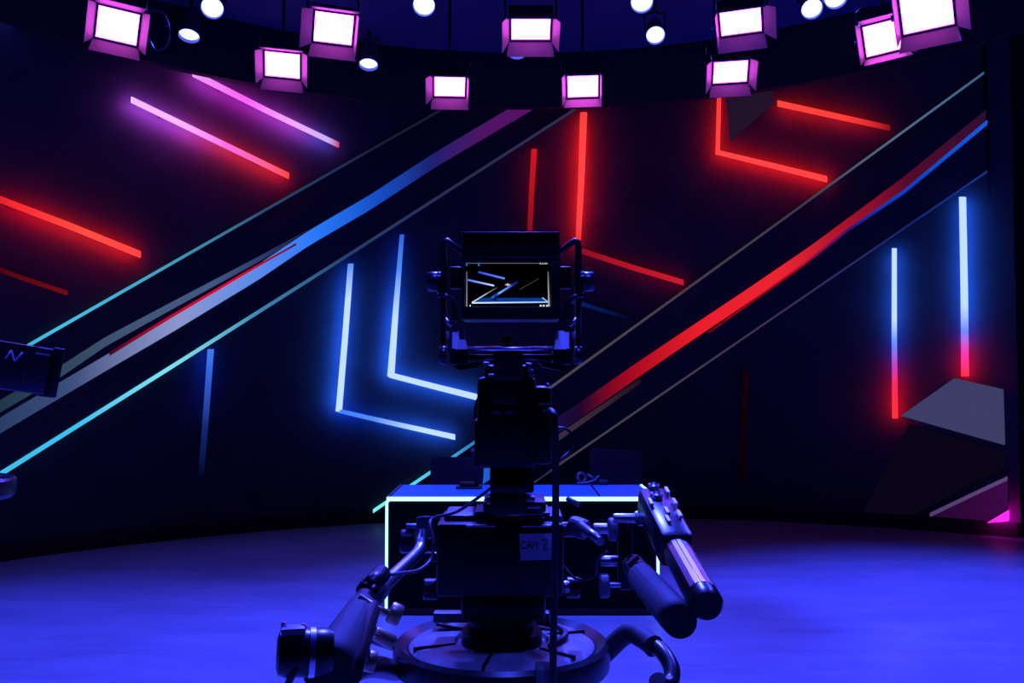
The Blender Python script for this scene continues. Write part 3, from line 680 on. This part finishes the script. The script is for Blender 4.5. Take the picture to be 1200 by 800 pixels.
# lens control box with its chrome handle (clamped to the right side)
forg = P(775, 610, 1.62)
fc = thing('focus_control', forg, 'black lens control box with switches and a chrome-faced handle', 'camera control')
ax0, ax1 = P(765, 590, 1.66), P(795, 648, 1.46)
def along_ax(t, w=0.0): return ax0.lerp(ax1, t)
axd = (ax1 - ax0).normalized()
zq = axd.to_track_quat('Z', 'Y').to_matrix()
shade(MB().box(ax0.lerp(ax1, 0.46), (0.055, 0.060, (ax1 - ax0).length * 1.02), zq, 0.012).build('control_body', 'rig_satin', fc, forg))
sdir = axd.cross(Vector((0, 0, 1))).normalized(); updir = sdir.cross(axd).normalized()
fr = lambda t, s, u: ax0.lerp(ax1, t) + sdir * s + updir * u
for t, s, u, r in ((0.0, 0.0, 0.033, 0.010), (0.22, 0.004, 0.034, 0.011)):
    shade(MB().lathe([(r * 0.6, -.006), (r, -.006), (r, .004), (r * 0.7, .006), (r * 0.6, .002), (0.0005, .002)], fr(t, s, u), updir, 18).build('push_button', 'chrome', fc, forg))
for t, s in ((0.10, -0.02), (0.36, -0.022), (0.36, 0.02), (0.55, 0.0), (0.62, -0.018), (0.72, 0.006)):
    MB().box(fr(t, s, 0.033), (0.006, 0.006, 0.026), zq, 0.001).build('rocker_switch', 'chrome', fc, forg)
h0, h1 = P(793, 646, 1.47), P(829, 710, 1.22)
hd = (h1 - h0).normalized(); hl = (h1 - h0).length
shade(MB().lathe([(0.0005, -.02), (0.018, -.02), (0.022, 0.0), (0.023, 0.01), (0.023, hl - 0.008), (0.019, hl), (0.0005, hl)], h0, hd, 32).build('handle', 'rig_satin', fc, forg))
hs_ = hd.cross(Vector((0, 0, 1))).normalized(); hu = hs_.cross(hd).normalized()
for k in range(5):
    a = math.radians(-40 + 20 * k); nrm = (hu * math.cos(a) + hs_ * math.sin(a)); tg = (hs_ * math.cos(a) - hu * math.sin(a))
    p0, p1 = h0 + hd * 0.012 + nrm * 0.0222, h0 + hd * (hl - 0.03) + nrm * 0.0222
    q4 = [p0 - tg * .0032, p0 + tg * .0032, p1 + tg * .0032, p1 - tg * .0032]
    MB().hexa([v + nrm * 0.0016 for v in q4], q4).build('grip_rib', 'chrome', fc, forg)
MB().tube([P(750, 609, 1.69), P(768, 607, 1.65)], 0.011, 12).build('mount_shaft', 'steel', fc, forg)

# zoom control clamped at the end of the left grip
zorg = P(360, 760, 1.16)
zc = thing('zoom_control', zorg, 'black cylindrical zoom control on the end of the left pan bar grip', 'camera control')
zax = Vector((-1, -0.25, 0.05)).normalized()
zb = P(371, 764, 1.16)
shade(MB().lathe([(0.0005, -0.02), (0.026, -0.02), (0.030, -0.012), (0.030, 0.002), (0.0005, 0.002)], zb, zax, 32).build('mount_flange', 'rig_satin', zc, zorg))
shade(MB().lathe([(0.0005, 0.002), (0.031, 0.002), (0.031, 0.009), (0.0005, 0.009)], zb, zax, 32).build('chrome_band', 'chrome', zc, zorg))
shade(MB().lathe([(0.0005, 0.009), (0.029, 0.009), (0.030, 0.014), (0.030, 0.038), (0.027, 0.046), (0.018, 0.049), (0.0005, 0.049)], zb, zax, 32).build('control_drum', 'rig_satin', zc, zorg))
for s, l in ((0.016, 0.006), (0.040, 0.008)):
    MB().lathe([(0.0005, 0), (0.004, 0), (0.004, l), (0.002, l + 0.002), (0.0005, l + 0.002)], zb + zax * s + Vector((0, 0, 0.028)), (0, 0, 1), 12).build('stop_pin', 'chrome', zc, zorg)
shade(MB().box(zb + zax * 0.028 + Vector((0, -0.004, 0.029)), (0.030, 0.024, 0.010), Matrix.Rotation(0.25, 3, 'Z'), 0.003).build('thumb_rocker', 'rig_light_grey', zc, zorg))
MB().tube(spline([P(348, 782, 1.13), P(342, 792, 1.13), P(334, 812, 1.15), P(330, 850, 1.25)], 6), 0.0045, 10).build('cable', 'rubber', zc, zorg)
# loose cable from the camera to the pan bar
q = P(500, 640, 1.84)
cab = MB().tube(spline([P(575, 572, 1.80), P(556, 586, 1.80), P(534, 600, 1.82), P(508, 607, 1.82), P(504, 616, 1.80), P(508, 635, 1.78), P(505, 655, 1.76), P(490, 668, 1.70), P(465, 672, 1.62), P(448, 676, 1.58), P(436, 690, 1.52)], 8), 0.0033, 8).build('control_cable', 'rig_grey', None, q)
tag(cab, 'thin grey control cable looping from the studio camera to the left pan bar', 'cable')
q = P(680, 660, 1.84)
cab = MB().tube(spline([P(661, 664, 1.90), P(672, 676, 1.86), P(686, 679, 1.83), P(698, 672, 1.80), P(700, 656, 1.78), P(712, 646, 1.77)], 8), 0.0028, 8).build('control_cable', 'rubber', None, q)
tag(cab, 'short dark control cable sagging between the head and the right clamp plate', 'cable')

# ------------------------------------------------------------------ studio camera on the head
CYB = 1.74
corg = Vector((P(592, 560, 1.86).x, 1.86, P(592, 575, 1.86).z))
camt = thing('studio_camera', corg, 'black broadcast camera seen from behind with its lit viewfinder', 'video camera')
cp = lambda mb, n, mat='rig_black', par=camt: shade(mb.build(n, mat, par, corg))
cp(MB().rect(559, 441, 629, 549, CYB, 0.34, 0.012), 'camera_body')
cp(MB().rect(556, 492, 562, 547, CYB + 0.01, 0.28, 0.003), 'side_rail')
cp(MB().rect(567, 427, 622, 446, CYB + 0.015, 0.20, 0.010), 'top_cover')
cp(MB().rect(626, 452, 647, 545, CYB + 0.005, 0.20, 0.010), 'side_module')
cp(MB().rect(574, 547, 626, 578, CYB + 0.06, 0.26, 0.006), 'wedge_mount')
cp(MB().rect(576, 566, 616, 576, CYB + 0.02, 0.20, 0.003), 'wedge_plate', 'rig_satin')
cp(MB().rect(578, 455, 604, 473, CYB - 0.002, 0.01, 0.002), 'rear_panel', 'rig_satin')
for x in (577, 592): cp(MB().rect(x, 481, x + 9, 485, CYB - 0.003, 0.008, 0.001), 'rear_button', 'rig_grey')
for x, y in ((566, 424), (572, 438), (616, 425), (618, 432), (619, 438)):
    cp(MB().rect(x, y, x + 7, y + 3, CYB, 0.03, 0.001), 'bracket_screw', 'steel')
cp(MB().rect(631, 471, 646, 474, CYB - 0.002, 0.03, 0.001), 'module_trim', 'steel')
cp(MB().rect(637, 475, 642, 482, CYB - 0.003, 0.02, 0.001), 'tally_tab', 'chrome')
MB().tube([P(640, 449, CYB + .02), P(643, 455, CYB + .02), P(645, 463, CYB + .02)], 0.004, 8).build('cable_clip', 'steel', camt, corg)
# lens barrel and box lens on the far side (hidden from behind, seen from the side)
lc = Vector((corg.x, 2.08, P(594, 495, CYB).z))
cp(MB().lathe([(0.0005, 0), (0.062, 0), (0.062, 0.09), (0.075, 0.11), (0.075, 0.26), (0.085, 0.27), (0.085, 0.34), (0.070, 0.34), (0.066, 0.30), (0.0005, 0.30)], lc, (0, 1, 0), 32), 'lens')
# viewfinder
VY = 1.63
vf = cp(MB().rect(541, 273, 656, 304, VY + 0.012, 0.12, 0.004), 'viewfinder')
vp = lambda mb, n, mat='rig_black': shade(mb.build(n, mat, vf, corg))
vp(MB().rect(541, 303, 656, 374, VY + 0.022, 0.09, 0.004), 'viewfinder_housing')
for r4 in ((541, 300, 656, 306.5), (541, 359, 656, 374), (541, 306, 544.5, 360), (645.5, 306, 656, 360)):
    vp(MB().rect(*r4, VY, 0.03, 0.0015), 'viewfinder_bezel')
vp(MB().rect(541, 271.5, 656, 274, VY + 0.005, 0.13, 0.001), 'hood_lip', 'rig_satin')
sy = VY + 0.019
MB().rect(544, 306, 646, 359.5, sy, 0.004, 0.0).build('screen', 'glass_black', vf, corg)
pic = MB()
def seg(mb, x0, y0, x1, y1, wd, c0, c1=None, lvl=1):
    d = Vector((x1 - x0, y1 - y0)).normalized() * wd / 2; nx, ny = -d.y, d.x; yy = sy - 0.0006 * lvl
    c1 = c1 or c0
    mb.add([P(x0 + nx, y0 + ny, yy), P(x1 + nx, y1 + ny, yy), P(x1 - nx, y1 - ny, yy), P(x0 - nx, y0 - ny, yy)], [(0, 1, 2, 3)], [c0, c1, c1, c0])
W8 = C(150, 140, 160); WB = C(225, 240, 255); K = (0, 0, 0)
seg(pic, 546.5, 308.2, 632, 308.2, 1.2, C(96, 92, 104)); seg(pic, 632, 308.8, 642, 308.8, 1.8, C(80, 80, 84))
for x, y, l in ((632.5, 308.6, 1.5), (635.5, 308.8, 1), (638, 308.6, 1.4), (640.5, 308.7, 1)): seg(pic, x, y, x + l, y, 1.8, C(190, 190, 190), None, 2)
seg(pic, 547, 318, 547, 359, 1.4, C(90, 86, 110), C(150, 130, 160)); seg(pic, 642.3, 318, 643.3, 359, 1.5, C(70, 80, 90), C(190, 205, 205))
seg(pic, 547, 308, 547, 311.5, 1.8, C(20, 100, 190)); seg(pic, 561, 308, 561, 311.5, 2, C(20, 110, 210))
seg(pic, 560.5, 318.6, 591.5, 326.3, 4.2, C(6, 12, 70), C(6, 14, 80)); seg(pic, 548, 327.8, 579, 334.6, 4.2, C(6, 12, 70), C(6, 14, 80))
seg(pic, 560.5, 318.6, 591.5, 326.3, 1.9, C(60, 70, 230), C(110, 150, 255), 2); seg(pic, 548, 327.8, 579, 334.6, 1.8, C(90, 120, 255), C(210, 225, 255), 2)
seg(pic, 553, 354.5, 571, 343.5, 1.3, WB, C(150, 180, 200), 2); seg(pic, 571, 343.5, 583, 336.5, 1, C(150, 160, 170), C(40, 40, 50), 2)
seg(pic, 576, 349, 607, 329.8, 3.0, C(30, 90, 210), C(4, 20, 80), 2); seg(pic, 584, 344, 600, 334, 1.7, C(150, 190, 255), C(20, 90, 220), 3)
seg(pic, 609, 339, 632, 326, 0.9, C(60, 60, 64), C(50, 50, 54))
yy = sy - 0.0009
pic.add([P(553.5, 354, yy), P(642, 353.5, yy), P(635.5, 349, yy), P(562, 349, yy)], [(0, 1, 2, 3)], [C(8, 56, 150)] * 4)
seg(pic, 553, 354.8, 642, 353.8, 1.6, WB, C(150, 200, 255), 3); seg(pic, 635.3, 348.6, 642.3, 353.6, 1.1, C(180, 205, 235), None, 3)
seg(pic, 577, 350.5, 582, 350.5, 2.2, C(2, 4, 26), None, 4); seg(pic, 579.5, 351, 581.5, 345, 1.3, C(2, 4, 26), None, 4); seg(pic, 612, 347.5, 618, 348.8, 2, C(2, 6, 40), None, 4)
seg(pic, 592, 333.5, 598, 333.5, 1, C(220, 200, 210), None, 4); seg(pic, 595, 332, 595, 335, 1.5, C(220, 200, 210), None, 4)
seg(pic, 550.2, 358.3, 551.8, 358.3, 2.6, C(150, 230, 190), None, 2)
for x in (632.5, 636, 640): seg(pic, x, 358.2, x + 2.2, 358.2, 2.2, C(225, 225, 225), None, 2)
seg(pic, 629, 359.6, 643.5, 359.6, 0.6, C(110, 100, 110))
o = pic.build('screen_picture', 'screen_glow', vf, corg, True); o['label'] = 'live picture of the desk and light bars'
# viewfinder yoke: side handles, knobs, rails and brackets, mirrored about the viewfinder's middle
MX = 598.5
for s in (-1, 1):
    X = lambda x: MX + s * (x - MX) * -1 if s > 0 else x       # x is given for the left-hand side
    def rr(x0, y0, x1, y1): 
        a, b2 = X(x0), X(x1); return (min(a, b2), y0, max(a, b2), y1)
    MB().tube([P(X(519), 392, VY + .06), P(X(518.5), 330, VY + .055), P(X(518.5), 290, VY + .05), P(X(519.5), 283, VY + .05), P(X(523), 281.5, VY + .05), P(X(538), 292.5, VY + .06), P(X(543), 296, VY + .07)], 0.0055, 10).build('side_handle', 'rig_satin', camt, corg)
    cp(MB().rect(*rr(515.5, 283, 523, 345), VY + 0.055, 0.02, 0.003), 'handle_plate')
    cp(MB().rect(*rr(527, 312, 541, 338), VY + 0.07, 0.02, 0.003), 'side_plate')
    knob(X(508), 330, VY + 0.05, 0.0185, 0.022, 'tilt_knob', 'rig_satin', camt, corg)
    knob(X(514.5), 321, VY + 0.035, 0.006, 0.006, 'tilt_screw', 'chrome', camt, corg)
    MB().tube(spline([P(X(514), 346, VY + .06), P(X(522), 347, VY + .05), P(X(530), 353, VY + .05), P(X(532.5), 364, VY + .05), P(X(532), 376, VY + .05)], 6), 0.005, 10).build('curved_arm', 'rig_satin', camt, corg)
    MB().tube([P(X(521), 373, VY + .04), P(X(529), 382, VY + .04)], 0.0035, 8).build('brace', 'steel', camt, corg)
    cp(MB().rect(*rr(516, 345, 522.5, 410), VY + 0.05, 0.025, 0.003), 'yoke_arm')
    # pale bracket with a sloping side
    a = [P(X(536), 387.5, VY + .03), P(X(543), 387.5, VY + .03), P(X(547.5), 409, VY - .005), P(X(533), 409, VY - .005)]
    MB().hexa(a, [Vector((v.x, VY + 0.065, v.z)) for v in a]).build('yoke_bracket', 'rig_light_grey', camt, corg)
    a = [P(X(530), 389, VY + .035), P(X(536.5), 389, VY + .035), P(X(534.5), 408, VY + .012), P(X(530), 408, VY + .012)]
    MB().hexa(a, [Vector((v.x, VY + 0.06, v.z)) for v in a]).build('yoke_bracket', 'rig_light_grey', camt, corg)
    cp(MB().rect(*rr(522.5, 388, 525.5, 396), VY + 0.03, 0.02, 0.001), 'bracket_tab', 'rig_light_grey')
    cp(MB().rect(*rr(527, 407, 549, 428), VY + 0.01, 0.06, 0.006), 'yoke_foot')
    a = [P(X(527), 427, VY + .02), P(X(566), 424, VY + .02), P(X(560), 430, VY + .02), P(X(540), 434, VY + .02)]
    MB().hexa(a, [v + Vector((0, 0.05, 0)) for v in a]).build('foot_gusset', 'rig_black', camt, corg)
    knob(X(519.5), 416, VY + 0.03, 0.017, 0.013, 'lock_knob', 'rig_satin', camt, corg)
MB().tube([P(546, 408.6, VY + .02), P(651, 408.6, VY + .02)], 0.0042, 12).build('yoke_rail', 'chrome', camt, corg)
MB().tube([P(550, 418.5, VY + .03), P(647, 418.5, VY + .03)], 0.0055, 12).build('yoke_rail', 'rig_satin', camt, corg)
cp(MB().rect(578, 406, 613, 445, VY + 0.02, 0.07, 0.006), 'yoke_post')
cp(MB().rect(587, 394, 600, 402.5, VY + 0.03, 0.03, 0.003), 'accessory_shoe', 'rig_satin')
cp(MB().rect(590, 401, 597, 408, VY + 0.035, 0.02, 0.002), 'shoe_stem')
# thick cable hanging from the camera
q = P(650, 560, 1.68)
cab = MB().tube(spline([P(640, 484, 1.76), P(646, 482, 1.71), P(650, 494, 1.685), P(651, 540, 1.68), P(651, 620, 1.675), P(649, 720, 1.66), P(648, 800, 1.65), P(648, 900, 1.65)], 8), [0.0068] * 57, 12).build('camera_cable', 'rubber', None, q)
tag(cab, 'thick black cable hanging straight down from the studio camera', 'cable')
q = P(660, 505, 1.80)
cab = MB().tube(spline([P(646, 501, 1.80), P(660, 501.5, 1.80), P(668, 506, 1.80), P(672, 516, 1.80), P(668, 528, 1.80), P(655, 540, 1.78), P(636, 556, 1.80), P(622, 564, 1.82)], 6), 0.0028, 8).build('camera_cable', 'rig_satin', None, q)
tag(cab, 'thin dark cable arching out from the side of the studio camera', 'cable')
q = P(674, 586, 1.78)
cl = MB().tube([P(665, 584, 1.80), P(678, 591, 1.78)], [0.0048, 0.0055], 12).build('cable_plug', 'rig_grey', None, q)
tag(cl, 'small ribbed cable plug in front of the desk edge', 'cable plug')

# ------------------------------------------------------------------ second studio camera at the left edge
s2 = Vector((p2.x - 0.055, 3.0, RZ + 0.385))
cam2 = thing('studio_camera', s2, 'second broadcast camera with a long box lens on a pedestal', 'video camera')
k2 = lambda mb, n, mat='rig_satin', par=cam2: shade(mb.build(n, mat, par))
# local frame: +x is the lens direction
k2(MB().box((0.13, 0, 0.40), (0.80, 0.20, 0.26), None, 0.012), 'box_lens')
k2(MB().box((0.555, 0, 0.40), (0.06, 0.22, 0.28), None, 0.01), 'lens_hood', 'rig_black')
k2(MB().box((-0.42, 0, 0.38), (0.30, 0.15, 0.26), None, 0.012), 'camera_body', 'rig_black')
k2(MB().box((-0.42, -0.02, 0.60), (0.16, 0.24, 0.16), None, 0.008), 'viewfinder', 'rig_black')
k2(MB().box((0.0, 0, 0.225), (0.60, 0.16, 0.03), None, 0.004), 'wedge_plate', 'rig_grey')
k2(MB().box((0.02, 0, 0.10), (0.10, 0.12, 0.22), None, 0.01), 'pan_head', 'rig_black')
k2(MB().box((0.03, 0, -0.03), (0.14, 0.14, 0.22), None, 0.01), 'head_foot', 'rig_black')
MB().tube([(0.0, -0.08, 0.12), (-0.3, -0.20, 0.10), (-0.62, -0.26, 0.02)], 0.014, 10).build('pan_bar', 'steel', cam2)
MB().tube(spline([(0.02, -0.09, 0.13), (0.12, -0.12, 0.14), (0.2, -0.11, 0.17)], 5), 0.012, 10).build('head_lever', 'rig_grey', cam2)
lens2 = [o for o in cam2.children if o.name.startswith('box_lens')][0]
side = -0.1015
mk = MB()
for st in ([(0.315, .085), (0.295, .035)], [(0.315, .085), (0.342, .030)], [(0.342, .030), (0.372, .085)]):
    mk.tube([(x, side, 0.40 + z) for x, z in st], 0.006, 6)
mk.build('logo_mark', 'print_white', lens2)
mk = MB().box((0.475, side, 0.40 + 0.092), (0.075, 0.003, 0.008)); mk.build('small_print', 'print_white', lens2)
mk = MB()
mk.tube([(0.39, side, 0.375), (0.415, side, 0.375)], 0.004, 6); mk.tube([(0.402, side, 0.375), (0.398, side, 0.33)], 0.004, 6)
mk.tube([(0.43, side, 0.37), (0.45, side, 0.345), (0.43, side, 0.325)], 0.004, 6)
mk.tube([(0.485 + 0.025 * math.cos(a * math.pi / 6), side, 0.35 + 0.025 * math.sin(a * math.pi / 6)) for a in range(13)], 0.004, 6)
mk.build('raised_print', 'print_faint', lens2)
cam2.scale = (0.62, 0.62, 0.62)
cam2.rotation_euler = (0, math.radians(9), math.radians(38))
